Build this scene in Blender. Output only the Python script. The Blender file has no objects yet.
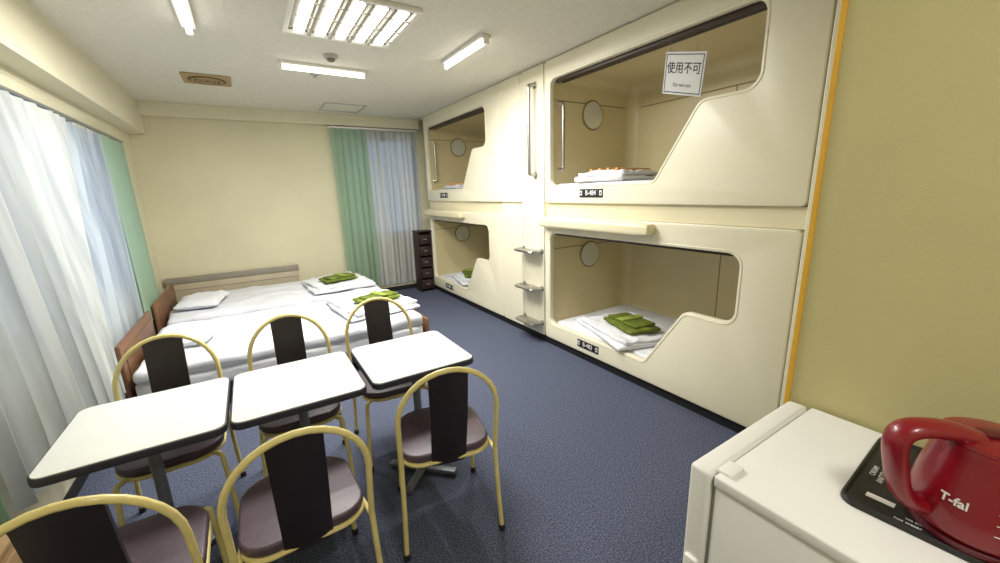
import bpy, bmesh, math, random
from mathutils import Vector, Matrix, noise
random.seed(7)
C = bpy.context.scene.collection
PI = math.pi
try:
    bpy.context.scene.view_settings.view_transform = 'Standard'
    bpy.context.scene.view_settings.look = 'None'
except Exception: pass

# ---------------------------------------------------------------- materials
def lin(c):
    return tuple(((v/255)/12.92 if v/255 <= .04045 else ((v/255+.055)/1.055)**2.4) for v in c)
def mat(name, rgb, rough=.6, var=.06, nscale=4, bump=0, bscale=60, metal=0, coat=0, rgb2=None, emis=0, spec=.5, detail=3, lo=.35, hi=.65, bdist=.01):
    m = bpy.data.materials.new(name); m.use_nodes = True
    nt = m.node_tree; N = nt.nodes; L = nt.links
    p = N['Principled BSDF']
    p.inputs['Roughness'].default_value = rough
    p.inputs['Metallic'].default_value = metal
    p.inputs['Specular IOR Level'].default_value = spec
    if coat: p.inputs['Coat Weight'].default_value = coat
    c = lin(rgb)
    tc = N.new('ShaderNodeTexCoord')
    nz = N.new('ShaderNodeTexNoise'); nz.inputs['Scale'].default_value = nscale; nz.inputs['Detail'].default_value = detail
    L.new(tc.outputs['Object'], nz.inputs['Vector'])
    cr = N.new('ShaderNodeValToRGB')
    a = lin(rgb2) if rgb2 else tuple(v*(1-var) for v in c)
    b = c if rgb2 else tuple(min(1, v*(1+var)) for v in c)
    cr.color_ramp.elements[0].position = lo; cr.color_ramp.elements[1].position = hi
    cr.color_ramp.elements[0].color = (*a, 1); cr.color_ramp.elements[1].color = (*b, 1)
    L.new(nz.outputs['Fac'], cr.inputs['Fac']); L.new(cr.outputs['Color'], p.inputs['Base Color'])
    if bump:
        n2 = N.new('ShaderNodeTexNoise'); n2.inputs['Scale'].default_value = bscale; n2.inputs['Detail'].default_value = 4
        L.new(tc.outputs['Object'], n2.inputs['Vector'])
        bp = N.new('ShaderNodeBump'); bp.inputs['Strength'].default_value = bump; bp.inputs['Distance'].default_value = bdist
        L.new(n2.outputs['Fac'], bp.inputs['Height']); L.new(bp.outputs['Normal'], p.inputs['Normal'])
    if emis:
        p.inputs['Emission Color'].default_value = (*c, 1); p.inputs['Emission Strength'].default_value = emis
    return m
def sheer_mat(name, rgb, transp, tl=.45, fold_shade=0, axis='Y', dark=.72):
    """thin cloth; with pleat > 0 fold shading is painted in as soft vertical bands of colour and transparency"""
    m = bpy.data.materials.new(name); m.use_nodes = True
    nt = m.node_tree; N = nt.nodes; L = nt.links; N.clear()
    o = N.new('ShaderNodeOutputMaterial'); d = N.new('ShaderNodeBsdfDiffuse'); t = N.new('ShaderNodeBsdfTranslucent'); x = N.new('ShaderNodeBsdfTransparent')
    d.inputs[0].default_value = (*lin(rgb), 1); t.inputs[0].default_value = (*lin(rgb), 1)
    m1 = N.new('ShaderNodeMixShader'); m1.inputs[0].default_value = tl; m2 = N.new('ShaderNodeMixShader'); m2.inputs[0].default_value = transp
    if fold_shade:
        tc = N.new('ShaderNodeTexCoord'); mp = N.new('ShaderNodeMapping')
        mp.inputs['Scale'].default_value = (.3, fold_shade, .35) if axis == 'Y' else (fold_shade, .3, .35)
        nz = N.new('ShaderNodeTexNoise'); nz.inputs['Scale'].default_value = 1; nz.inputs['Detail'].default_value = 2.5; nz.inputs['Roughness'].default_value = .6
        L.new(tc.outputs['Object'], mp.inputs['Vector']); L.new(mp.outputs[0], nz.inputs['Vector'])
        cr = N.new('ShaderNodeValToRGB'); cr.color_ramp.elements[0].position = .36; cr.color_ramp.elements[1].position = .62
        c = lin(rgb); cr.color_ramp.elements[0].color = (c[0]*dark, c[1]*dark*1.03, c[2]*dark*1.09, 1); cr.color_ramp.elements[1].color = (*c, 1)  # shade of the folds painted into the cloth colour, slightly bluish
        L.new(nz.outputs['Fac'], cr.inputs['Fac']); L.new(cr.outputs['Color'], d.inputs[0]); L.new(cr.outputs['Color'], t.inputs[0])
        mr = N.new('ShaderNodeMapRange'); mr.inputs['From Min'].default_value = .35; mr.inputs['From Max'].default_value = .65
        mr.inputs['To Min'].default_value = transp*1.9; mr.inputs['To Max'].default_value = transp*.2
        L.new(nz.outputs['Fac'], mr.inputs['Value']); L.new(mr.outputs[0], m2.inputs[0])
    L.new(d.outputs[0], m1.inputs[1]); L.new(t.outputs[0], m1.inputs[2])
    L.new(m1.outputs[0], m2.inputs[1]); L.new(x.outputs[0], m2.inputs[2]); L.new(m2.outputs[0], o.inputs[0])
    return m
M = {}
M['wall'] = mat('wall_paper', (214,208,179), .85, .03, 2, .12, 90)
M['wallside'] = mat('wall_beam', (222,217,192), .85, .03, 2, .1, 90)
M['olive'] = mat('olive_wall', (188,180,130), .8, .04, 1.2, .06, 120)
M['ceil'] = mat('ceiling_texture', (224,220,208), .95, .03, 30, .35, 70)
M['carpet'] = mat('carpet', (108,114,134), 1, .2, 130, .18, 220, rgb2=(58,63,82), spec=.02, detail=8, lo=.36, hi=.66)
M['capsule'] = mat('capsule_shell', (234,228,204), .34, .02, 1.5, 0)
M['capin'] = mat('capsule_inner', (208,195,152), .38, .04, 2, 0)
M['ledge'] = mat('cream_ledge', (226,217,184), .35, .02, 2)
M['dark'] = mat('dark_plastic', (36,34,34), .5, .05, 6)
M['brownbar'] = mat('dark_brown_rail', (60,46,36), .45, .08, 8)
M['base'] = mat('base_black', (26,26,30), .7, .05, 5)
M['chrome'] = mat('steel', (178,178,176), .28, .02, 5, metal=1)
M['mirror'] = mat('mirror_glass', (228,230,222), .08, .01, 2, metal=.45)
M['mframe'] = mat('mirror_rim', (132,116,80), .4, .03, 4)
M['yellow'] = mat('yellow_tube', (224,208,138), .3, .05, 14, coat=.4)
M['yelltrim'] = mat('yellow_trim', (214,164,50), .5, .06, 6)
M['vinyl'] = mat('seat_vinyl', (80,65,76), .42, .1, 9, .1, 160)
M['slat'] = mat('back_slat', (34,26,31), .4, .12, 12)
M['laminate'] = mat('table_laminate', (226,228,223), .3, .02, 3)
M['edge'] = mat('table_edge', (44,46,58), .5, .05, 6)
M['pole'] = mat('table_pole', (112,116,126), .4, .05, 6, metal=.3)
M['linen'] = mat('white_linen', (220,222,229), .9, .02, 5, .6, 6, bdist=.03)
M['linen2'] = mat('white_quilt', (222,224,229), .9, .03, 6, .8, 14, bdist=.02)
M['greenc'] = sheer_mat('green_drape', (162,186,162), .0, .3, 0)
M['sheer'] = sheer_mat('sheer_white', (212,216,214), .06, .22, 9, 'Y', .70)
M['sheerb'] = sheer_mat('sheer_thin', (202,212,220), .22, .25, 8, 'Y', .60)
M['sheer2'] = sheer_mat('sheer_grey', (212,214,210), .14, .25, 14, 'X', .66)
M['yukata'] = mat('green_robe', (112,126,40), .9, .25, 14, .4, 40, rgb2=(80,94,22))
M['yukata2'] = mat('green_belt', (138,152,64), .9, .2, 14, .3, 40)
M['orange'] = mat('orange_stripe', (216,160,96), .8, .05, 6)
M['wood'] = mat('headboard_wood', (126,90,62), .45, .15, 2.2, rgb2=(106,73,51))
M['woodpale'] = mat('pale_board', (184,172,148), .5, .06, 4)
M['woodtop'] = mat('grey_band', (142,136,124), .5, .06, 4)
M['darkwood'] = mat('dark_wood', (50,34,34), .45, .15, 8)
M['white'] = mat('white_enamel', (238,236,230), .35, .02, 3)
M['fridge'] = mat('fridge_enamel', (230,230,226), .45, .015, 3, .04, 200)
M['gasket'] = mat('gasket', (150,150,146), .7, .05, 5)
M['red'] = mat('kettle_red', (126,8,26), .3, .05, 3, coat=.25)
M['redd'] = mat('kettle_dark_red', (84,6,18), .35, .05, 3, coat=.2)
M['mat'] = mat('black_card', (30,28,30), .5, .05, 9)
M['ink'] = mat('white_ink', (228,228,224), .6, .01, 3)
M['black'] = mat('black_ink', (22,24,34), .6, .01, 3)
M['paper'] = mat('paper', (212,212,210), .6, .01, 3)
M['tube'] = mat('lamp_glow', (255,250,238), .5, .0, 3, emis=6)
M['vent'] = mat('vent_tan', (168,144,104), .6, .05, 2)
M['ventd'] = mat('vent_dark', (96,76,54), .6, .05, 2)
M['metalw'] = mat('window_aluminium', (150,152,150), .4, .04, 5, metal=.6)
M['sill'] = mat('sill', (214,206,176), .6, .03, 4)
M['seam'] = mat('seam_dark', (140,128,96), .8, .03, 4)
M['grey'] = mat('grey_plastic', (176,174,168), .5, .03, 4)
M['boxwood'] = mat('side_cabinet_wood', (150,122,84), .5, .12, 6)
M['backing'] = mat('fixture_inside', (120,116,104), .6, .03, 4)
gm = bpy.data.materials.new('pane_glass'); gm.use_nodes = True
N = gm.node_tree.nodes; L = gm.node_tree.links; N.clear()
o_ = N.new('ShaderNodeOutputMaterial'); x_ = N.new('ShaderNodeBsdfTransparent'); g_ = N.new('ShaderNodeBsdfGlossy'); q_ = N.new('ShaderNodeMixShader')
x_.inputs[0].default_value = (.86,.93,1,1); g_.inputs['Roughness'].default_value = .1; q_.inputs[0].default_value = .06
L.new(x_.outputs[0], q_.inputs[1]); L.new(g_.outputs[0], q_.inputs[2]); L.new(q_.outputs[0], o_.inputs[0])
M['glass'] = gm

# ---------------------------------------------------------------- helpers
def link(name, me, m, parent=None, smooth=True, loc=None):
    o = bpy.data.objects.new(name, me); C.objects.link(o)
    if m: me.materials.clear(); me.materials.append(M[m])
    for p in me.polygons: p.use_smooth = smooth
    if smooth:
        try: me.set_sharp_from_angle(angle=math.radians(38))
        except Exception: pass
    if parent: o.parent = parent
    if loc: o.location = loc
    return o
def obj(name, bm, m, parent=None, smooth=True, loc=None):
    bmesh.ops.recalc_face_normals(bm, faces=bm.faces)
    me = bpy.data.meshes.new(name); bm.to_mesh(me); bm.free()
    return link(name, me, m, parent, smooth, loc)
def tag(o, label, cat, group=None, kind=None):
    o['label'] = label; o['category'] = cat
    if group: o['group'] = group
    if kind: o['kind'] = kind
    return o
def thing(name, label, cat, loc=(0,0,0), rz=0, group=None):
    o = bpy.data.objects.new(name, None); C.objects.link(o); o.empty_display_size = .1
    o.location = loc; o.rotation_euler = (0,0,rz)
    return tag(o, label, cat, group)
def struct(name, bm, m):
    o = obj(name, bm, m, None, False); o['kind'] = 'structure'; return o
def nb(): return bmesh.new()
def merge(bm, tmp):
    me = bpy.data.meshes.new('t'); tmp.to_mesh(me); tmp.free(); bm.from_mesh(me); bpy.data.meshes.remove(me)
def box(bm, x0,x1,y0,y1,z0,z1, bev=0, seg=2):
    t = bmesh.new(); bmesh.ops.create_cube(t, size=1)
    for v in t.verts:
        v.co = Vector(((x0+x1)/2+v.co.x*(x1-x0), (y0+y1)/2+v.co.y*(y1-y0), (z0+z1)/2+v.co.z*(z1-z0)))
    if bev: bmesh.ops.bevel(t, geom=t.edges[:], offset=bev, segments=seg, affect='EDGES', profile=.5)
    merge(bm, t); return bm
def tube(bm, pts, r, n=10, closed=False, r2=None):
    P = [Vector(p) for p in pts]; k = len(P); rings = []
    up = None
    for i in range(k):
        a = P[(i-1) % k] if (closed or i > 0) else P[i]; b = P[(i+1) % k] if (closed or i < k-1) else P[i]
        d = (b-a).normalized()
        if up is None:
            up = Vector((0,0,1)) if abs(d.z) < .9 else Vector((1,0,0))
        up = (up - d*up.dot(d))
        if up.length < 1e-4: up = Vector((1,0,0)) - d*d.x
        up.normalize()
        s = d.cross(up); ra = r; rb = r2 if r2 else r
        rings.append([bm.verts.new(P[i] + up*ra*math.cos(2*PI*j/n) + s*rb*math.sin(2*PI*j/n)) for j in range(n)])
    for i in range(k if closed else k-1):
        A, B = rings[i], rings[(i+1) % k]
        for j in range(n): bm.faces.new((A[j], A[(j+1)%n], B[(j+1)%n], B[j]))
    if not closed:
        bm.faces.new(rings[0][::-1]); bm.faces.new(rings[-1])
    return bm
def smoothpath(pts, sub=6, closed=False):
    P = [Vector(p) for p in pts]; out = []; k = len(P)
    rng = range(k if closed else k-1)
    for i in rng:
        p1, p2 = P[i], P[(i+1)%k]
        p0 = P[(i-1)%k] if (closed or i > 0) else p1
        p3 = P[(i+2)%k] if (closed or i < k-2) else p2
        for s in range(sub):
            t = s/sub
            out.append(.5*((2*p1)+(-p0+p2)*t+(2*p0-5*p1+4*p2-p3)*t*t+(-p0+3*p1-3*p2+p3)*t**3))
    if not closed: out.append(P[-1])
    return out
def lathe(bm, prof, n=32, c=(0,0,0)):
    rings = []
    for r, z in prof:
        rings.append([bm.verts.new((c[0]+max(r,1e-5)*math.cos(2*PI*j/n), c[1]+max(r,1e-5)*math.sin(2*PI*j/n), c[2]+z)) for j in range(n)])
    for A, B in zip(rings, rings[1:]):
        for j in range(n): bm.faces.new((A[j], A[(j+1)%n], B[(j+1)%n], B[j]))
    bm.faces.new(rings[0][::-1]); bm.faces.new(rings[-1]); return bm
def rpoly(pts, rad, seg=6):
    out = []; k = len(pts)
    for i in range(k):
        p = Vector(pts[i]); a = Vector(pts[i-1]); b = Vector(pts[(i+1)%k])
        da, db = (a-p).normalized(), (b-p).normalized()
        ang = da.angle(db); R = rad[i] if isinstance(rad, (list,tuple)) else rad
        tl = min(R/math.tan(ang/2), .49*min((a-p).length, (b-p).length)); R = tl*math.tan(ang/2)
        s, e = p+da*tl, p+db*tl
        c = p + (da+db).normalized()*(R/math.sin(ang/2))
        v0, v1 = s-c, e-c
        for j in range(seg+1):
            t = j/seg; v = v0.lerp(v1, t).normalized()*R
            out.append(c+v)
    return out
def plate(outer, holes, th, bev=.004):
    """2D outline (with holes) extruded, thickness along local z, returned as bmesh"""
    cu = bpy.data.curves.new('c', 'CURVE'); cu.dimensions = '2D'; cu.fill_mode = 'BOTH'
    for pts in [outer]+holes:
        s = cu.splines.new('POLY'); s.points.add(len(pts)-1); s.use_cyclic_u = True
        for q, p in zip(s.points, pts): q.co = (p[0], p[1], 0, 1)
    cu.extrude = th/2-bev; cu.bevel_depth = bev; cu.bevel_resolution = 2; cu.offset = -bev
    ob = bpy.data.objects.new('c', cu); C.objects.link(ob)
    dg = bpy.context.evaluated_depsgraph_get(); dg.update()
    me = bpy.data.meshes.new_from_object(ob.evaluated_get(dg))
    bm = bmesh.new(); bm.from_mesh(me); bpy.data.meshes.remove(me)
    bpy.data.objects.remove(ob); bpy.data.curves.remove(cu)
    bmesh.ops.remove_doubles(bm, verts=bm.verts, dist=1e-5)
    return bm
def text(name, body, size, m, parent, mtx, ext=.001, sx=1, bold=0):
    cu = bpy.data.curves.new('t', 'FONT'); cu.body = body; cu.size = size; cu.extrude = ext; cu.offset = bold
    cu.align_x = 'CENTER'; cu.align_y = 'CENTER'
    ob = bpy.data.objects.new('t', cu); C.objects.link(ob)
    dg = bpy.context.evaluated_depsgraph_get(); dg.update()
    me = bpy.data.meshes.new_from_object(ob.evaluated_get(dg))
    bpy.data.objects.remove(ob); bpy.data.curves.remove(cu)
    for v in me.vertices: v.co.x *= sx
    me.transform(mtx)
    return link(name, me, m, parent, False)
def T(x,y,z, cols):
    m = Matrix.Identity(4)
    for i, c in enumerate(cols):
        for j in range(3): m[j][i] = c[j]
    m[0][3], m[1][3], m[2][3] = x, y, z
    return m
FACE_MX = ((0,-1,0),(0,0,1),(-1,0,0))     # text that faces -X
def ridge(p):
    return 1-abs(noise.noise(p))*2
def soft(bm, c, s, r, cuts=14, nz=0, ns=4, puff=0, seed=0, rz=0, flatbottom=True, rg=0, rs=3):
    t = bmesh.new(); bmesh.ops.create_cube(t, size=1)
    bmesh.ops.subdivide_edges(t, edges=t.edges[:], cuts=cuts, use_grid_fill=True)
    h = Vector(s)/2; off = Vector((seed*3.1, seed*1.7, seed))
    for v in t.verts:
        u = Vector((v.co.x*2, v.co.y*2, v.co.z*2)); p = Vector((u.x*h.x, u.y*h.y, u.z*h.z))
        q = Vector([max(-(h[i]-r), min(h[i]-r, p[i])) if h[i] > r else 0 for i in range(3)])
        d = p-q
        if d.length > 1e-6:
            rr = Vector([min(r, h[i]) for i in range(3)])
            d.normalize(); p = q+Vector((d.x*rr.x, d.y*rr.y, d.z*rr.z))
        if puff:
            e = max(0, (1-abs(u.x)**3)*(1-abs(u.y)**3)); p.z *= (1-puff)+puff*e**.5
        if nz or rg:
            w = noise.noise(p*ns+off)+.5*noise.noise(p*ns*2.3+off)
            k = nz*w
            if rg: k += rg*max(0, ridge(Vector((p.x*rs, p.y*rs*1.4, p.z*rs))+off)-.55)
            if p.z > -h.z*.5 or not flatbottom: p.z += k
            am = max(nz, rg*.6)
            p.x += 1.0*am*noise.noise(p*ns+off*2); p.y += 1.0*am*noise.noise(p*ns+off*3)
        if p.z < -h.z and flatbottom: p.z = -h.z
        v.co = p
    t.transform(Matrix.Translation(c) @ Matrix.Rotation(rz, 4, 'Z'))
    merge(bm, t); return bm

# ---------------------------------------------------------------- room
XL, XR, YF, YB, ZC, XC = -1.02, 3.62, 6.25, -1.1, 2.645, 2.40
b = nb(); box(b, XL-.15, XR+.1, YB-.1, YF+.15, -.1, 0); struct('floor', b, 'carpet')
b = nb(); box(b, XL-.15, XR+.1, YB-.1, YF+.15, ZC, ZC+.1); struct('ceiling', b, 'ceil')
b = nb()
WY0, WY1, WZ0, WZ1 = 1.9, 5.35, .82, 2.07
box(b, XL-.15, XL, YB, WY0, 0, ZC); box(b, XL-.15, XL, WY1, YF+.15, 0, ZC)
box(b, XL-.15, XL, WY0, WY1, 0, WZ0); box(b, XL-.15, XL, WY0, WY1, WZ1, ZC)
box(b, XL, -.87, YB, YF, 2.30, ZC)
struct('wall_left', b, 'wallside')
b = nb()
FX0, FX1, FZ0, FZ1 = 1.25, 2.40, .9, 2.38
box(b, XL, FX0, YF, YF+.15, 0, ZC); box(b, FX1, XR, YF, YF+.15, 0, ZC)
box(b, FX0, FX1, YF, YF+.15, 0, FZ0); box(b, FX0, FX1, YF, YF+.15, FZ1, ZC)
struct('wall_far', b, 'wall')
b = nb(); box(b, -.87, 2.42, YF-.12, YF, 2.50, ZC, .004); struct('trim_2', b, 'wallside')
b = nb(); box(b, XR, XR+.1, YB, YF+.15, 0, ZC); struct('wall_right', b, 'wall')
b = nb(); box(b, XL-.15, XR, YB-.1, YB, 0, ZC); struct('wall_back', b, 'wall')
PXW, PYW = 1.375, .485
b = nb(); box(b, PXW, 2.36, YB, PYW, 0, ZC); struct('wall_entrance', b, 'olive')
b = nb(); box(b, PXW-.006, PXW+.02, PYW, PYW+.014, 0, ZC, .002); struct('trim_1', b, 'yelltrim')
b = nb(); box(b, XL, XL+.012, YB, YF, 0, .07, .003); struct('baseboard_left', b, 'base')
b = nb(); box(b, XL+.012, 2.3, YF-.012, YF, 0, .07, .003); struct('baseboard_far', b, 'base')
b = nb(); box(b, PXW-.012, PXW, YB, PYW, 0, .07, .003); struct('baseboard_right', b, 'base')
b = nb(); box(b, XC-.012, XC+.05, .60, .888, 0, ZC, .006); struct('trim_5', b, 'capsule')
# windows
def window(name, axis, a0, a1, z0, z1, pos, n):
    b = nb()
    def bb(p0,p1,q0,q1):
        if axis == 'Y': box(b, pos-.03, pos+.03, p0, p1, q0, q1, .003)
        else: box(b, p0, p1, pos-.03, pos+.03, q0, q1, .003)
    f = .045
    bb(a0,a1,z0,z0+f); bb(a0,a1,z1-f,z1)
    for i in range(n+1):
        p = a0+(a1-a0-f)*i/n; bb(p,p+f,z0,z1)
    w = struct(name, b, 'metalw')
    for i in range(n):
        p = a0+(a1-a0-f)*i/n+f; q = a0+(a1-a0-f)*(i+1)/n
        g = nb()
        if axis == 'Y': box(g, pos-.003, pos+.003, p, q, z0+f, z1-f)
        else: box(g, p, q, pos-.003, pos+.003, z0+f, z1-f)
        obj('pane', g, 'glass', w, False)
    g = nb()
    if axis == 'Y': box(g, XL-.15, XL+.005, a0, a1, z0-.025, z0, .002)
    else: box(g, a0, a1, YF-.01, YF+.15, z0-.025, z0, .004)
    obj('window_sill', g, 'sill', w, False)
window('window_1', 'Y', WY0, WY1, WZ0, WZ1, XL-.1, 4)
window('window_2', 'X', FX0, FX1, FZ0, FZ1, YF+.1, 2)

# curtains -------------------------------------------------------------
def curtain(axis, a0, a1, z0, z1, pos, amp, waves, seed, sway=0, top_amp=.5, a1b=None, a0b=None):
    b = nb(); nu = int(waves*12); nv = 14; rows = []
    for j in range(nv+1):
        t = j/nv; z = z1+(z0-z1)*t; row = []
        A0 = a0+((a0b if a0b is not None else a0)-a0)*t; A1 = a1+((a1b if a1b is not None else a1)-a1)*t
        for i in range(nu+1):
            u = i/nu
            ph = waves*2*PI*u + 1.3*noise.noise(Vector((u*waves*.7, t*.8, seed)))*2
            k = amp*(top_amp+(1-top_amp)*t)*(.75+.5*noise.noise(Vector((u*waves*.5, seed, 2))))
            d = k*math.sin(ph)+sway*t*math.sin(PI*min(1,max(0,u)))
            a = A0+(A1-A0)*u+.3*k*math.sin(2*ph)
            row.append(b.verts.new((pos+d, a, z) if axis == 'Y' else (a, pos-d, z)))
        rows.append(row)
    for A, B in zip(rows, rows[1:]):
        for i in range(nu): b.faces.new((A[i], A[i+1], B[i+1], B[i]))
    return b
def drape(name, label, cat, m, *a, **k):
    return tag(obj(name, curtain(*a, **k), m), label, cat)
CX = -.962
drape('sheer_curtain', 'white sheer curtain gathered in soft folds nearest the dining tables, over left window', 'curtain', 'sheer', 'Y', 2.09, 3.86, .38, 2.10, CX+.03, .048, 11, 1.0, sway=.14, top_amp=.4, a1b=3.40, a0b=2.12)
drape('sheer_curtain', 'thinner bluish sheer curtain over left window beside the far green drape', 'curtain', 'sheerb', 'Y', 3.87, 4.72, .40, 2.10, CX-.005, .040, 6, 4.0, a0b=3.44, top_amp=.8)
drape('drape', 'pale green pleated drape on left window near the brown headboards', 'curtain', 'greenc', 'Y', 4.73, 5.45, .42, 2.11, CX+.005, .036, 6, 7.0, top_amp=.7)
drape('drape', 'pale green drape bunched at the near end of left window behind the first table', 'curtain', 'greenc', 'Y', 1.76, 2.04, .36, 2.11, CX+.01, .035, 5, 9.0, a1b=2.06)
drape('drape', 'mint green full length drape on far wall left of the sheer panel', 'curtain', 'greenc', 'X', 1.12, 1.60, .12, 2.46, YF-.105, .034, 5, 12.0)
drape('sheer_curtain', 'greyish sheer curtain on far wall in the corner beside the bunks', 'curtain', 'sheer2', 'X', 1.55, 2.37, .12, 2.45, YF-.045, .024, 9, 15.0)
t = thing('curtain_rail', 'slim metal curtain rail above the long left window', 'curtain rail', (CX, 0, 2.12))
b = nb(); box(b, -.012,.012,1.74,5.5,0,.02,.003); obj('rail', b, 'metalw', t)
for y in (1.85, 3.0, 4.2, 5.4):
    b = nb(); box(b, -.058,-.012,y-.01,y+.01,.0,.018,.002); obj('bracket', b, 'metalw', t)
t = thing('curtain_rail', 'curtain rail under the beam on the far wall', 'curtain rail', (0, YF-.08, 2.465))
b = nb(); box(b, 1.10,2.39,-.035,.045,0,.02,.003); obj('rail', b, 'white', t)
for x in (1.2, 2.3):
    b = nb(); box(b, x-.01,x+.01,-.01,.01,.02,.035,.002); obj('bracket', b, 'white', t)

# ---------------------------------------------------------------- ceiling fixtures
def area(parent, loc, sx, sy, e, col=(1,.972,.915)):
    l = bpy.data.lights.new('lamp_light', 'AREA'); l.shape = 'RECTANGLE'; l.size = sx; l.size_y = sy; l.energy = e; l.color = col
    o = bpy.data.objects.new('lamp_light', l); C.objects.link(o); o.parent = parent; o.location = loc
    return o
t = thing('ceiling_light', 'large square recessed ceiling light with bright louvred strips', 'ceiling light', (.725, 2.9, ZC))
b = nb()
for x0,x1,y0,y1 in ((-.36,.36,-.36,-.33),(-.36,.36,.33,.36),(-.36,-.33,-.33,.33),(.33,.36,-.33,.33)): box(b, x0,x1,y0,y1,-.025,0,.004)
obj('frame', b, 'white', t)
b = nb(); box(b, -.33,.33,-.33,.33,-.004,0); obj('backing', b, 'backing', t)
for i in range(5):
    x = -.264+.132*i
    b = nb(); tube(b, [(x,-.29,-.016),(x,.29,-.016)], .012, 10, r2=.034); obj('tube', b, 'tube', t)
for i in range(4):
    x = -.198+.132*i
    b = nb(); box(b, x-.010,x+.010,-.33,.33,-.030,-.004,.002); obj('louvre', b, 'grey', t)
b = nb()
for y in (-.2,0,.2): box(b, -.33,.33,y-.003,y+.003,-.034,-.028)
obj('cross_louvre', b, 'grey', t)
for i in range(5): area(t, (-.264+.132*i,0,-.036), .04, .56, 11.5)
def batten(loc, rz, label, e=26):
    t = thing('ceiling_light', label, 'ceiling light', loc, rz, 'fluorescent battens on the ceiling')
    b = nb(); box(b, -.35,.35,-.04,.04,-.025,0,.004); obj('housing', b, 'white', t)
    b = nb(); tube(b, [(-.33,0,-.045),(.33,0,-.045)], .016, 12); obj('tube', b, 'tube', t)
    for s in (-1,1):
        b = nb(); box(b, s*.345-.013,s*.345+.013,-.02,.02,-.065,-.02,.004); obj('end_cap', b, 'white', t)
    area(t, (0,0,-.07), .64, .05, e)
batten((.745, 3.985, ZC), 0, 'fluorescent batten running crosswise between smoke alarm and far wall', 34)
batten((1.63, 3.06, ZC), PI/2, 'fluorescent batten nearest the capsule bunks, right of the square light')
batten((-.15, 3.10, ZC), PI/2, 'fluorescent batten nearest the left window beam', 12)
t = thing('ceiling_vent', 'brown square ceiling air vent with round centre near the left beam', 'vent', (-.145, 4.85, ZC))
bm = plate(rpoly([(-.19,-.19),(.19,-.19),(.19,.19),(-.19,.19)], .03), [], .012, .003); bm.transform(Matrix.Translation((0,0,-.006))); obj('plate', bm, 'vent', t)
b = nb(); lathe(b, [(.15,-.012),(.15,-.016),(.14,-.020),(.10,-.014)], 40); obj('rim', b, 'ventd', t)
for r in (.115, .075, .04):
    b = nb(); tube(b, [(r*math.cos(a),r*math.sin(a),-.018) for a in [2*PI*i/28 for i in range(28)]], .006, 6, True, r2=.010); obj('ring', b, 'vent', t)
b = nb(); lathe(b, [(.02,-.012),(.022,-.02),(.0,-.026)], 20); obj('hub', b, 'brownbar', t)
t = thing('ceiling_hatch', 'square flush access hatch in ceiling near far wall', 'hatch', (1.22, 5.68, ZC))
b = nb()
for x0,x1,y0,y1 in ((-.25,.25,-.25,-.23),(-.25,.25,.23,.25),(-.25,-.23,-.23,.23),(.23,.25,-.23,.23)): box(b, x0,x1,y0,y1,-.008,0,.002)
obj('frame', b, 'grey', t)
b = nb(); box(b, -.226,.226,-.226,.226,-.004,0,.001); obj('panel', b, 'ceil', t)
t = thing('smoke_alarm', 'small round white smoke alarm between square light and crosswise batten', 'smoke alarm', (.74, 3.66, ZC))
b = nb(); lathe(b, [(.055,0),(.055,-.015),(.045,-.028)], 28); obj('base', b, 'grey', t)
b = nb(); lathe(b, [(.03,-.028),(.03,-.042),(.015,-.05)], 24); obj('sensor', b, 'backing', t)
t = thing('sprinkler_cover', 'tiny round ceiling sprinkler cover beyond crosswise batten', 'sprinkler', (.70, 4.25, ZC))
b = nb(); lathe(b, [(.04,0),(.04,-.01),(.02,-.014)], 24); obj('cover', b, 'grey', t)
b = nb(); lathe(b, [(.01,-.014),(.01,-.03),(.02,-.034)], 16); obj('nozzle', b, 'chrome', t)

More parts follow.
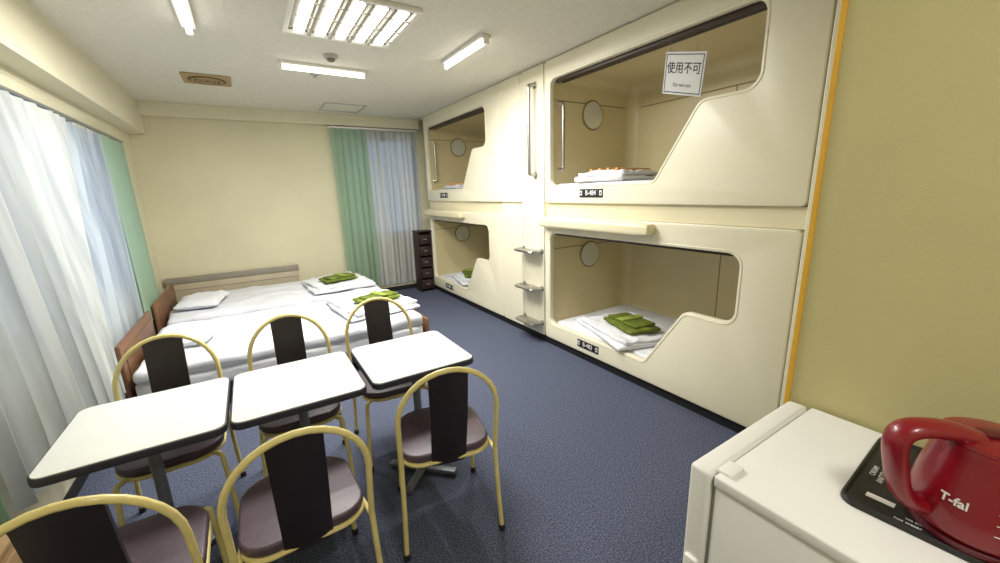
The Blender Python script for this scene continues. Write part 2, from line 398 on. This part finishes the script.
# ---------------------------------------------------------------- capsules
UL, UH = 2.22, 1.22
def capsule(label, y0, z0, code):
    t = thing('capsule_bunk', label, 'capsule bed', (XC, y0, z0), 0, 'moulded capsule bunks along the right wall')
    R = Matrix(((0,0,1,0),(1,0,0,0),(0,1,0,0),(0,0,0,1)))
    outer = rpoly([(0.10,0),(UL-.004,0),(UL-.004,UH),(0.10,UH)], .03)
    hole = [(2.14,.16),(1.02,.16),(.72,.63),(.39,.63),(.39,1.06),(2.14,1.06)]
    hp = rpoly(hole, [.06,.05,.08,.08,.08,.06], 6)
    bm = plate(outer, [hp], .05, .007); bm.transform(Matrix.Translation((.025,0,0)) @ R); obj('front_panel', bm, 'capsule', t)
    b = nb(); tube(b, [(0,p[0],p[1]) for p in rpoly([(2.156,.144),(1.012,.144),(.712,.614),(.374,.614),(.374,1.076),(2.156,1.076)], [.07,.06,.08,.09,.09,.07], 6)], .0035, 6, True); obj('opening_trim', b, 'capsule', t)
    b = nb()
    box(b, .05,1.14,.104,UL-.004,.0,.10); box(b, .05,1.14,.104,UL-.004,1.12,UH)
    box(b, .05,1.14,.104,.16,.10,1.12); box(b, .05,1.14,UL-.07,UL-.004,.10,1.12)
    box(b, 1.10,1.14,.16,UL-.07,.10,1.12)
    obj('shell', b, 'capin', t, False)
    b = nb(); box(b, -.4,1.097,.163,UL-.073,.103,1.117,.10,6)
    bmesh.ops.bisect_plane(b, geom=b.verts[:]+b.edges[:]+b.faces[:], plane_co=(.052,0,0), plane_no=(1,0,0), clear_inner=True)
    obj('moulded_lining', b, 'capin', t)
    b = nb()
    tube(b, [(1.096,.27,.9),(1.096,UL-.18,.9)], .004, 6); tube(b, [(1.096,1.1,.2),(1.096,1.1,.9)], .004, 6)
    tube(b, [(.06,UL-.074,.9),(.98,UL-.074,.9)], .004, 6)
    obj('seam', b, 'seam', t)
    b = nb(); box(b, .07,1.085,.18,UL-.09,.106,.17,.03,4); obj('mattress', b, 'linen', t)
    mm = Matrix.Translation((.53,UL-.074,.80)) @ Matrix.Rotation(PI/2,4,'X')
    m_ = nb(); lathe(m_, [(.132,0),(.136,.006),(.124,.012)], 36); m_.transform(mm); mr = obj('mirror_frame', m_, 'mframe', t)
    m_ = nb(); lathe(m_, [(.122,.0125),(.122,.014),(.1,.0145)], 36); m_.transform(mm); obj('mirror', m_, 'mirror', mr)
    if z0 > 1:
        b = nb(); tube(b, smoothpath([(.055,2.09,.30),(.09,2.07,.30),(.10,2.07,.34),(.10,2.07,.6),(.10,2.07,.82),(.09,2.07,.86),(.055,2.09,.86)], 4), .015, 10); obj('grab_rail', b, 'chrome', t)
    b = nb(); box(b, .052,.085,.40,2.12,1.035,1.062,.004); r_ = obj('blind_rail', b, 'brownbar', t)
    b = nb(); tube(b, [(.12,.42,1.06),(.12,2.10,1.06)], .028, 12); obj('rolled_blind', b, 'brownbar', r_)
    b = nb(); box(b, .5,.62,.3,.6,1.105,1.12,.004); l_ = obj('added_glow_panel', b, 'tube', t)  # glowing panel added out of view to brighten the bunk interior
    b = nb(); box(b, -.006,0,1.48,1.74,.050,.118,.002); p_ = obj('number_plate', b, 'black', t)
    text('lettering', code, .056, 'ink', p_, T(-.0065,1.61,.085,FACE_MX), .0006, .90, .0006)
    for yy in (1.499, 1.721):
        b = nb(); box(b, -.0078,-.006,yy-.013,yy+.013,.066,.104,.0005); obj('emblem', b, 'ink', p_)
        b = nb(); box(b, -.0088,-.0078,yy-.007,yy+.007,.077,.093,.0004); obj('emblem_centre', b, 'black', p_)
    if z0 < 1:
        b = nb(); soft(b, (-.035,1.60,1.165), (.11,1.24,.10), .035, 10, flatbottom=False); obj('step_ledge', b, 'ledge', t)
    return t
NY, FYY, ZL, ZU = .80, 3.70, .08, 1.42
capsule('near upper cream capsule bunk with a hanging white notice in its opening', NY, ZU, 'B-484')
capsule('near lower cream capsule bunk holding quilt and folded green robe, beside the fridge', NY, ZL, 'B-483')
capsule('far upper cream capsule bunk close to the far window', FYY-.0, ZU, 'B-486')
capsule('far lower cream capsule bunk beside the dark drawer stand', FYY-.0, ZL, 'B-485')
b = nb(); box(b, XC+.03, XR-.07, NY, FYY+UL, 0, .078); struct('baseboard_capsules', b, 'base')
b = nb(); box(b, XC+.03, 3.5, NY+.1, FYY+UL, ZL+UH+.002, ZU-.002); struct('trim_3', b, 'ledge')
t = thing('ladder_panel', 'tall cream panel with grab bar and fold-out steps between bunk columns', 'ladder', (XC, 3.03, .0))
b = nb(); box(b, .0,.05,.0,.365,.08,2.64,.008); obj('panel', b, 'capsule', t)
b = nb(); tube(b, smoothpath([(0,.12,1.68),(-.065,.12,1.69),(-.075,.12,1.75),(-.075,.12,2.1),(-.075,.12,2.42),(-.065,.12,2.47),(0,.12,2.48)], 4), .018, 10); gb = obj('grab_bar', b, 'chrome', t)
for z in (1.68, 2.48):
    b = nb(); lathe(b, [(.03,0),(.03,.008),(.018,.012)], 20); b.transform(Matrix.Translation((0,.12,z)) @ Matrix.Rotation(-PI/2,4,'Y')); obj('flange', b, 'chrome', gb)
for z in (.95, .57, .21):
    b = nb(); tube(b, smoothpath([(0,.03,z),(-.09,.03,z),(-.13,.06,z),(-.135,.18,z),(-.13,.30,z),(-.09,.33,z),(0,.33,z)], 4), .014, 8, r2=.018); s_ = obj('step', b, 'chrome', t)
    b = nb(); box(b, -.115,-.004,.050,.310,z-.004,z+.006,.003); obj('tread', b, 'chrome', s_)
    b = nb(); box(b, -.105,-.004,.060,.300,z-.022,z-.005,.004); obj('tread_underside', b, 'dark', s_)
    for y in (.03,.33):
        b = nb(); lathe(b, [(.026,0),(.026,.006),(.018,.010)], 18); b.transform(Matrix.Translation((0,y,z)) @ Matrix.Rotation(-PI/2,4,'Y')); obj('step_mount', b, 'chrome', s_)
b = nb(); box(b, XC,XC+.05,3.40,3.797,.08,ZL+UH,.008); box(b, XC,XC+.05,3.40,3.797,ZU,2.64,.008); box(b, XC+.02,XC+.05,3.40,3.797,1.2,1.5); struct('trim_4', b, 'capsule')
# sign
t = thing('notice_board', 'white hanging notice with black characters in near upper bunk opening', 'sign', (XC+.085, 1.70, 2.24))
t.rotation_euler = (math.radians(16), math.radians(-12), math.radians(-10))
b = nb(); box(b, -.004,.004,-.16,.16,-.125,.125,.002); obj('board', b, 'paper', t)
b = nb()
for y0,y1,z0,z1 in ((-.148,.148,.108,.113),(-.148,.148,-.113,-.108),(-.148,-.143,-.113,.113),(.143,.148,-.113,.113)): box(b, -.005,-.004,y0,y1,z0,z1)
obj('border', b, 'black', t, False)
text('lettering', '使用不可', .072, 'black', t, T(-.0045,0,.030,FACE_MX), .0008, .95, .0005)
text('lettering', 'Do not use', .032, 'black', t, T(-.0045,0,-.065,FACE_MX), .0006)
for y, h_ in ((-.09,.190), (.12,.250)):
    b = nb(); tube(b, [(0,y,.12),(.0,y+(h_-.12)*.3,h_)], .0012, 6); obj('cord', b, 'seam', t)

# bedding
def robe(loc, rz, label, s=1):
    t = thing('folded_robe', label, 'robe', loc, rz, 'folded green robes')
    b = nb(); soft(b, (0,0,.015*s), (.40*s,.27*s,.030*s), .013, 22, .006, 5, .15, seed=loc[1], rg=.006, rs=5)
    soft(b, (.015,-.012,.040*s), (.34*s,.20*s,.022*s), .010, 18, .005, 6, .15, seed=loc[1]+2, rz=.10, rg=.005, rs=6); obj('cloth', b, 'yukata', t)
    b = nb(); soft(b, (.02,-.01,.058*s), (.07*s,.215*s,.012*s), .005, 10, .003, 10, rz=.12); obj('belt', b, 'yukata2', t)
    return t
def quilt(loc, rz, label, dims=(.5,.4,.07), layers=2, stripe=False, group='folded white quilts'):
    t = thing('folded_quilt', label, 'quilt', loc, rz, group)
    x, y, z = dims; h = z/layers
    for i in range(layers):
        k = 1-.1*i
        b = nb(); soft(b, (random.uniform(-.02,.02), random.uniform(-.02,.02), h*(i+.5)-.002*i), (x*k,y*k,h*1.04), h*.48, 26, .016, 5, .25 if i else .1, seed=i*2.3+loc[1]*1.9+loc[2], rz=.1*i, rg=.024 if i == layers-1 else .012, rs=5.5); obj('fold', b, 'linen2', t)
    if stripe:
        for sx in (-.16, -.07, .02, .11):
            b = nb(); soft(b, (sx, 0, z+.012), (.03,y*.72,.024), .006, 12, .008, 6, seed=sx*9); obj('stripe', b, 'orange', t)
    return t
def pillow(loc, rz, label, dims=(.55,.38,.12), group='white pillows'):
    o = nb(); soft(o, (0,0,dims[2]/2), dims, dims[2]*.48, 18, .012, 6, .75, seed=loc[0]*3+loc[1], rg=.015, rs=7)
    for v in o.verts: v.co.z = max(v.co.z, dims[2]*.12)-dims[2]*.12
    p = tag(obj('pillow', o, 'linen2', None, True, loc), label, 'pillow', group); p.rotation_euler.z = rz; return p
MT = .173
quilt((XC+.36, 2.46, ZU+MT), 1.62, 'folded white quilt with orange stripes in the near upper bunk', (.52,.60,.085), 2, True)
quilt((XC+.38, 2.30, ZL+MT), 1.25, 'rumpled white quilt under green robe in the near lower bunk', (.80,.64,.075), 2)
robe((XC+.33, 2.22, ZL+MT+.092), 1.3, 'folded green robe on the quilt in near lower bunk', 1.1)
quilt((XC+.34, 5.35, ZU+MT), 1.5, 'folded white quilt in the far upper bunk', (.5,.5,.05), 2, True)
quilt((XC+.36, 5.15, ZL+MT), 1.35, 'white quilt under green robe in the far lower bunk', (.74,.56,.07), 2)
robe((XC+.30, 5.12, ZL+MT+.088), 1.2, 'folded green robe on the quilt in far lower bunk', 1.0)

# ---------------------------------------------------------------- drawers
t = thing('drawer_stand', 'tall dark brown drawer stand in the corner beside far bunks', 'drawers', (2.275, 5.98, 0))
b = nb(); box(b, -.11,-.09,-.12,.1,0,.95,.004); box(b, .09,.11,-.12,.1,0,.95,.004); box(b, -.11,.11,.085,.1,0,.95); box(b, -.12,.12,-.13,.1,.95,.97,.004); obj('frame', b, 'darkwood', t)
for i in range(5):
    z = .04+.18*i
    b = nb(); box(b, -.085,.085,-.13,.08,z,z+.15,.006); d = obj('drawer', b, 'darkwood', t)
    b = nb(); box(b, -.03,.03,-.138,-.13,z+.075,z+.083,.002); obj('handle', b, 'grey', d)

# ---------------------------------------------------------------- beds
def bed(y0, y1, label, seed, hx, hz, hy0, hy1):
    w = y1-y0; yc = (y0+y1)/2
    t = thing('bed', label, 'bed', (0, yc, 0), 0, 'two beds pushed side by side')
    b = nb(); box(b, -.84,1.27,-w/2+.03,w/2-.03,.08,.18,.01); obj('bed_base', b, 'darkwood', t)
    for x in (-.7, 1.15):
        for y in (-w/2+.1, w/2-.1):
            b = nb(); box(b, x-.03,x+.03,y-.03,y+.03,0,.10,.004); obj('leg', b, 'darkwood', t)
    b = nb(); soft(b, (.215,0,.25), (2.12,w-.01,.15), .05, 20, .0, 3); obj('mattress', b, 'linen', t)
    b = nb(); soft(b, (.22,0,.358), (2.11,w-.0,.11), .05, 70, .010, 2.6, seed=seed, rg=.040, rs=1.7); obj('duvet', b, 'linen', t)
    b = nb(); box(b, hx-.03,hx,-w/2+hy0,w/2-hy1,.05,hz,.010); hb = obj('headboard', b, 'wood', t)
    b = nb(); box(b, hx,hx+.006,-w/2+hy0+.08,w/2-hy1-.08,.30,hz-.06,.003); obj('inset_panel', b, 'wood', hb)
    b = nb(); box(b, 1.305,1.33,-w/2+.02,w/2-.02,.05,.36,.006); obj('footboard', b, 'wood', t)
bed(3.45, 4.64, 'nearer white-sheeted bed, right behind the dining chairs', 1, -.865, .60, .04, .10)
bed(4.82, 6.02, 'farther white-sheeted bed, next to the long pale board', 5, -.885, .58, .06, .0)
t = thing('headboard_panel', 'long pale board with grey top band standing against the far wall', 'board', (-.18, 6.20, 0))
b = nb(); box(b, -.80,.66,-.02,.02,0,.53,.005); obj('board', b, 'woodpale', t)
b = nb(); box(b, -.81,.67,-.024,.024,.53,.61,.006); obj('top_band', b, 'woodtop', t)
b = nb(); box(b, -.80,.66,-.024,-.02,.45,.458); obj('groove', b, 'woodtop', t)
BZ = .430
pillow((-.58, 4.02, BZ), 1.5, 'flat white pillow at the head of the nearer bed', (.58,.40,.10))
pillow((-.56, 5.32, BZ), 1.4, 'white pillow at the head of the farther bed', (.58,.40,.10))
quilt((.93, 4.02, BZ), .10, 'folded white quilt on the foot of the nearer bed', (.70,.84,.07), 2)
quilt((.82, 5.34, BZ), .06, 'folded white quilt on the foot of the farther bed', (.72,.84,.07), 2)
robe((.97, 3.92, BZ+.088), .25, 'folded green robe on the quilt of the nearer bed', 1.0)
robe((.84, 5.22, BZ+.088), .2, 'folded green robe on the quilt of the farther bed', 1.0)

# ---------------------------------------------------------------- tables
def table(x0, x1, label):
    cx = (x0+x1)/2; hw = (x1-x0)/2; hd = .265
    t = thing('dining_table', label, 'table', (cx, 1.975, 0), 0, 'three small dining tables in a row')
    bm = plate(rpoly([(-hw,-hd),(hw,-hd),(hw,hd),(-hw,hd)], .045), [], .030, .004); bm.transform(Matrix.Translation((0,0,.683))); obj('edge_band', bm, 'edge', t)
    k = .006
    bm = plate(rpoly([(-hw+k,-hd+k),(hw-k,-hd+k),(hw-k,hd-k),(-hw+k,hd-k)], .04), [], .006, .001); bm.transform(Matrix.Translation((0,0,.6985))); obj('tabletop', bm, 'laminate', t)
    PO = -.055
    b = nb(); lathe(b, [(.021,.03),(.021,.64)], 20, (0,PO,0)); obj('pedestal', b, 'pole', t)
    b = nb(); box(b, -.12,.12,PO-.12,PO+.12,.64,.668,.004); obj('mounting_plate', b, 'edge', t)
    b = nb()
    for a in range(4):
        q = nb(); box(q, 0,.20,-.022,.022,.012,.034,.006); q.transform(Matrix.Translation((0,PO,0)) @ Matrix.Rotation(PI/4+a*PI/2,4,'Z')); merge(b, q)
    f = obj('base', b, 'pole', t)
    for a in range(4):
        an = PI/4+a*PI/2; g = nb(); lathe(g, [(.016,0),(.018,.006),(.014,.014)], 14, (.18*math.cos(an),PO+.18*math.sin(an),0)); obj('glide', g, 'dark', f)
table(-.725, -.190, 'white-topped dark-edged dining table nearest the left window')
table(-.180, .345, 'middle one of three white-topped dining tables')
table(.370, .900, 'white-topped dining table nearest the bunks, right end of its row')

# ---------------------------------------------------------------- chairs (face +Y)
def make_chair(label):
    t = thing('dining_chair', label, 'chair', (0,0,0), 0, 'yellow tube dining chairs')
    W = .205; r = .011
    pts = []
    def lean(z): return -.20-.09*max(0, (z-.44))/.44
    for z in (.43,.50,.56,.61,.66): pts.append((-W, lean(z), z))
    for i in range(1, 16):
        a = PI-PI*i/16; z = .66+.220*math.sin(a); pts.append((W*math.cos(a), lean(z), z))
    for z in (.66,.61,.56,.50,.43): pts.append((W, lean(z), z))
    b = nb(); tube(b, pts, r, 10); obj('back_frame', b, 'yellow', t)
    for s in (-1,1):
        b = nb(); tube(b, [(s*W,-.20,.432),(s*(W+.006),-.207,.2),(s*(W+.014),-.220,.012)], r, 10); l = obj('leg', b, 'yellow', t)
        b = nb(); lathe(b, [(.0145,0),(.0145,.026),(.012,.03)], 12, (s*(W+.014),-.220,0)); obj('foot_cap', b, 'dark', l)
        b = nb(); tube(b, smoothpath([(s*.15,.175,.418),(s*.175,.195,.41),(s*.182,.2,.38),(s*.192,.205,.2),(s*.200,.21,.012)], 4), r, 10); l = obj('leg', b, 'yellow', t)
        b = nb(); lathe(b, [(.0145,0),(.0145,.026),(.012,.03)], 12, (s*.200,.21,0)); obj('foot_cap', b, 'dark', l)
    ring = rpoly([(-.197,-.185),(.197,-.185),(.185,.2),(-.185,.2)], [.09,.09,.12,.12], 7)
    b = nb(); tube(b, [(p[0],p[1],.415) for p in ring], .0095, 8, True)
    tube(b, [(-.197,-.1,.415),(-W,-.2,.42)], .009, 8); tube(b, [(.197,-.1,.415),(W,-.2,.42)], .009, 8)
    obj('seat_frame', b, 'yellow', t)
    bm = plate(rpoly([(-.202,-.185),(.202,-.185),(.19,.205),(-.19,.205)], [.09,.09,.12,.12], 8), [], .036, .010); bm.transform(Matrix.Translation((0,0,.442))); obj('seat', bm, 'vinyl', t)
    b = nb(); rows = []
    for j in range(15):
        q = j/14; z = .40+.468*q; w = .075+.004*q
        y = lean(z)+.012-.012*math.sin(PI*q)+.010*(1-q)
        row = []
        for i in range(7):
            u = -1+2*i/6; row.append((u*w, y-.010*(1-u*u)*.9, z-(.014*u*u if j == 14 else 0)))
        rows.append(row)
    F = [[b.verts.new((x,y+.008,z)) for x,y,z in rw] for rw in rows]; K = [[b.verts.new((x,y-.008,z)) for x,y,z in rw] for rw in rows]
    for j in range(14):
        for i in range(6):
            b.faces.new((F[j][i],F[j][i+1],F[j+1][i+1],F[j+1][i])); b.faces.new((K[j][i],K[j+1][i],K[j+1][i+1],K[j][i+1]))
        b.faces.new((F[j][0],F[j+1][0],K[j+1][0],K[j][0])); b.faces.new((F[j][6],K[j][6],K[j+1][6],F[j+1][6]))
    for j in (0,14):
        for i in range(6): b.faces.new((F[j][i],F[j][i+1],K[j][i+1],K[j][i]))
    obj('backrest', b, 'slat', t)
    return t
def dup(o, parent=None):
    c = o.copy(); C.objects.link(c); c.parent = parent
    for ch in list(o.children): dup(ch, c)
    return c
spots = [(.012,1.480,.02,'yellow-framed chair at near side of middle table, its back to the camera'),
         (-.470,1.480,-.01,'yellow-framed chair in the bottom left corner, at near side of the window table'),
         (.628,1.590,-.22,'yellow-framed chair beside the bunks aisle, angled at near side of the right table'),
         (-.45,2.235,PI+.04,'yellow-framed chair between the nearer bed and the window table'),
         (.085,2.235,PI-.03,'yellow-framed chair between the nearer bed and the middle table'),
         (.60,2.275,PI-.08,'yellow-framed chair between the nearer bed and the right table')]
proto = None
for x,y,rz,lab in spots:
    if proto is None: c = proto = make_chair(lab)
    else: c = dup(proto)
    c.location = (x,y,0); c.rotation_euler.z = rz; c['label'] = lab

# side cabinet in the left corner
t = thing('side_cabinet', 'low light wooden side cabinet at the bottom left by the wall', 'cabinet', (-.82, 1.50, 0))
b = nb(); box(b, -.10,.10,-.14,.14,.03,.60,.006); obj('body', b, 'boxwood', t)
b = nb(); box(b, -.11,.11,-.15,.15,.60,.62,.005); obj('top', b, 'boxwood', t)
b = nb(); box(b, .10,.112,-.125,.125,.06,.58,.003); d = obj('door', b, 'boxwood', t)
b = nb(); lathe(b, [(.008,0),(.012,.012),(.0,.018)], 14); b.transform(Matrix.Translation((.112,-.10,.34)) @ Matrix.Rotation(PI/2,4,'Y')); obj('knob', b, 'grey', d)
for x in (-.08,.08):
    for y in (-.12,.12):
        b = nb(); box(b, x-.015,x+.015,y-.015,y+.015,0,.03,.003); obj('foot', b, 'dark', t)

# ---------------------------------------------------------------- fridge
FZ = .88; fx0, fx1, fy0, fy1 = .838, 1.362, -.06, .482
t = thing('mini_fridge', 'white mini fridge against the olive wall carrying a red kettle', 'refrigerator', ((fx0+fx1)/2, (fy0+fy1)/2, 0))
hx, hy = (fx1-fx0)/2, (fy1-fy0)/2
b = nb(); box(b, -hx+.004,hx-.004,-hy,hy-.062,.03,FZ-.03,.008); obj('body', b, 'fridge', t)
b = nb(); box(b, -hx,hx,-hy,hy-.060,FZ-.03,FZ,.006,3); obj('top_panel', b, 'fridge', t)
b = nb(); box(b, -hx+.015,hx-.015,hy-.062,hy-.050,.05,FZ-.015); obj('gasket', b, 'gasket', t)
b = nb(); box(b, -hx,hx,hy-.052,hy,.05,FZ-.002,.010,3); d = obj('door', b, 'fridge', t)
b = nb(); box(b, -hx+.02,-hx+.075,hy-.092,hy-.056,FZ-.004,FZ+.008,.004); obj('hinge_cover', b, 'fridge', t)
b = nb(); box(b, -hx-.012,-hx+.01,hy-.045,hy-.01,.45,.62,.006); obj('handle', b, 'fridge', d)
for x in (-.2,.2):
    for y in (-.2,.2):
        b = nb(); lathe(b, [(.02,0),(.02,.03)], 14, (x,y,0)); obj('foot', b, 'dark', t)
# black tray
t = thing('serving_tray', 'black round-cornered tray with white lettering under the red kettle', 'tray', (1.168, .082, FZ), .06)
bm = plate(rpoly([(-.178,-.165),(.178,-.165),(.178,.165),(-.178,.165)], .03), [], .008, .002); bm.transform(Matrix.Translation((0,0,.0045))); obj('tray_base', bm, 'mat', t)
b = nb(); tube(b, [(p[0],p[1],.0085) for p in rpoly([(-.174,-.161),(.174,-.161),(.174,.161),(-.174,.161)], .028)], .004, 8, True); obj('rim', b, 'dark', t)
RT = ((1,0,0),(0,1,0),(0,0,1)); RS = ((0,-1,0),(1,0,0),(0,0,1))
for s, x, y, sz in (('CREAM',-.015,.138,.014),('ANOTHER',-.02,.122,.016),('LEATH',-.03,.106,.014),('BREAK',-.03,.091,.014)):
    text('lettering', s, sz, 'ink', t, T(x,y,.0087,RT), .0002)
for s, x, y, sz in (('hot water',-.158,.06,.010),('kettle',-.158,.0,.010),('tea and coffee',-.144,.04,.009)):
    text('lettering', s, sz, 'ink', t, T(x,y,.0087,RS), .0002)
b = nb(); box(b, -.128,-.112,.085,.130,.0085,.0092); obj('label_patch', b, 'ink', t)
# kettle
KX, KY = 1.088, .060
t = thing('electric_kettle', 'glossy red electric kettle standing on the black tray', 'kettle', (KX, KY, FZ+.0088), math.radians(137))
b = nb(); lathe(b, [(.086,0),(.092,.004),(.092,.014),(.086,.018)], 40); obj('power_base', b, 'redd', t)
body = [(.084,.018),(.094,.024),(.097,.045),(.0955,.075),(.091,.105),(.085,.135),(.080,.16),(.077,.178),(.075,.188)]
def rad(z):
    for (r0,z0),(r1,z1) in zip(body, body[1:]):
        if z0 <= z <= z1: return r0+(r1-r0)*(z-z0)/(z1-z0)
    return .08
sp = [(p.x,p.y) for p in smoothpath([(r,z,0) for r,z in body], 4)]
b = nb(); lathe(b, sp, 48)
obj('body', b, 'red', t)
b = nb(); lathe(b, [(.075,.189),(.073,.196),(.060,.201),(.03,.203),(0,.204)], 36); ld = obj('lid', b, 'red', t)
b = nb(); box(b, -.02,.03,-.014,.014,.201,.211,.004); obj('lid_button', b, 'redd', ld)
b = nb(); hp = smoothpath([(.035,0,.194),(.07,0,.205),(.105,0,.209),(.136,0,.205),(.153,0,.190),(.156,0,.165),(.147,0,.118),(.134,0,.078),(.116,0,.056),(.088,0,.046)], 5)
tube(b, hp, .0165, 14, r2=.025); obj('handle', b, 'red', t)
b = nb(); tube(b, smoothpath([(-.055,0,.14),(-.082,0,.165),(-.104,0,.186)], 4), .016, 12, r2=.030); obj('spout', b, 'red', t)
def wrap(name, body_, size, deg, z0):
    cu = bpy.data.curves.new('t','FONT'); cu.body = body_; cu.size = size; cu.extrude = .0006; cu.align_x = 'CENTER'; cu.align_y = 'CENTER'; cu.offset = .0004
    to = bpy.data.objects.new('t', cu); C.objects.link(to); dg = bpy.context.evaluated_depsgraph_get(); dg.update()
    me = bpy.data.meshes.new_from_object(to.evaluated_get(dg)); bpy.data.objects.remove(to)
    a0 = math.radians(deg-137)
    for v in me.vertices:
        z = z0+v.co.y; rr = rad(z)+.0012+v.co.z
        a = a0 + v.co.x/.094
        v.co = Vector((rr*math.cos(a), rr*math.sin(a), z))
    link(name, me, 'ink', t, False)
wrap('logo', 'T-fal', .021, 165, .092)
b = nb()
for i in range(5):      # level marks right of the logo
    z = .06+.02*i; rr = rad(z)+.0006; a = math.radians(200-137)
    tube(b, [(rr*math.cos(a+k), rr*math.sin(a+k), z) for k in (-.06,-.03,0,.03)], .0008, 6)
obj('level_marks', b, 'ink', t)

# ---------------------------------------------------------------- light & world
w = bpy.data.worlds.new('World'); bpy.context.scene.world = w; w.use_nodes = True
bg = w.node_tree.nodes['Background']; bg.inputs[0].default_value = (.70,.82,1,1); bg.inputs[1].default_value = .9
t = thing('ceiling_light', 'entrance ceiling lamp behind the viewer', 'ceiling light', (.3, -.5, ZC))
b = nb(); lathe(b, [(.16,0),(.16,-.03),(.12,-.06),(0,-.07)], 32); obj('diffuser', b, 'tube', t)
area(t, (0,0,-.09), .3, .3, 18)

# ---------------------------------------------------------------- camera from vanishing points
F = 395.0
ex = Vector((1150-500, 281.5-170, -F)).normalized(); ey = Vector((248-500, 281.5-198, -F)); ey = (ey-ex*ey.dot(ex)).normalized(); ez = ex.cross(ey)
Rw = Matrix((ex, ey, ez))
cd = bpy.data.cameras.new('camera'); cam = bpy.data.objects.new('camera', cd); C.objects.link(cam)
cd.sensor_width = 36; cd.lens = F/1000*36; cd.clip_start = .02
m4 = Rw.to_4x4(); m4.translation = Vector((0,0,1.55)); cam.matrix_world = m4
bpy.context.scene.camera = cam
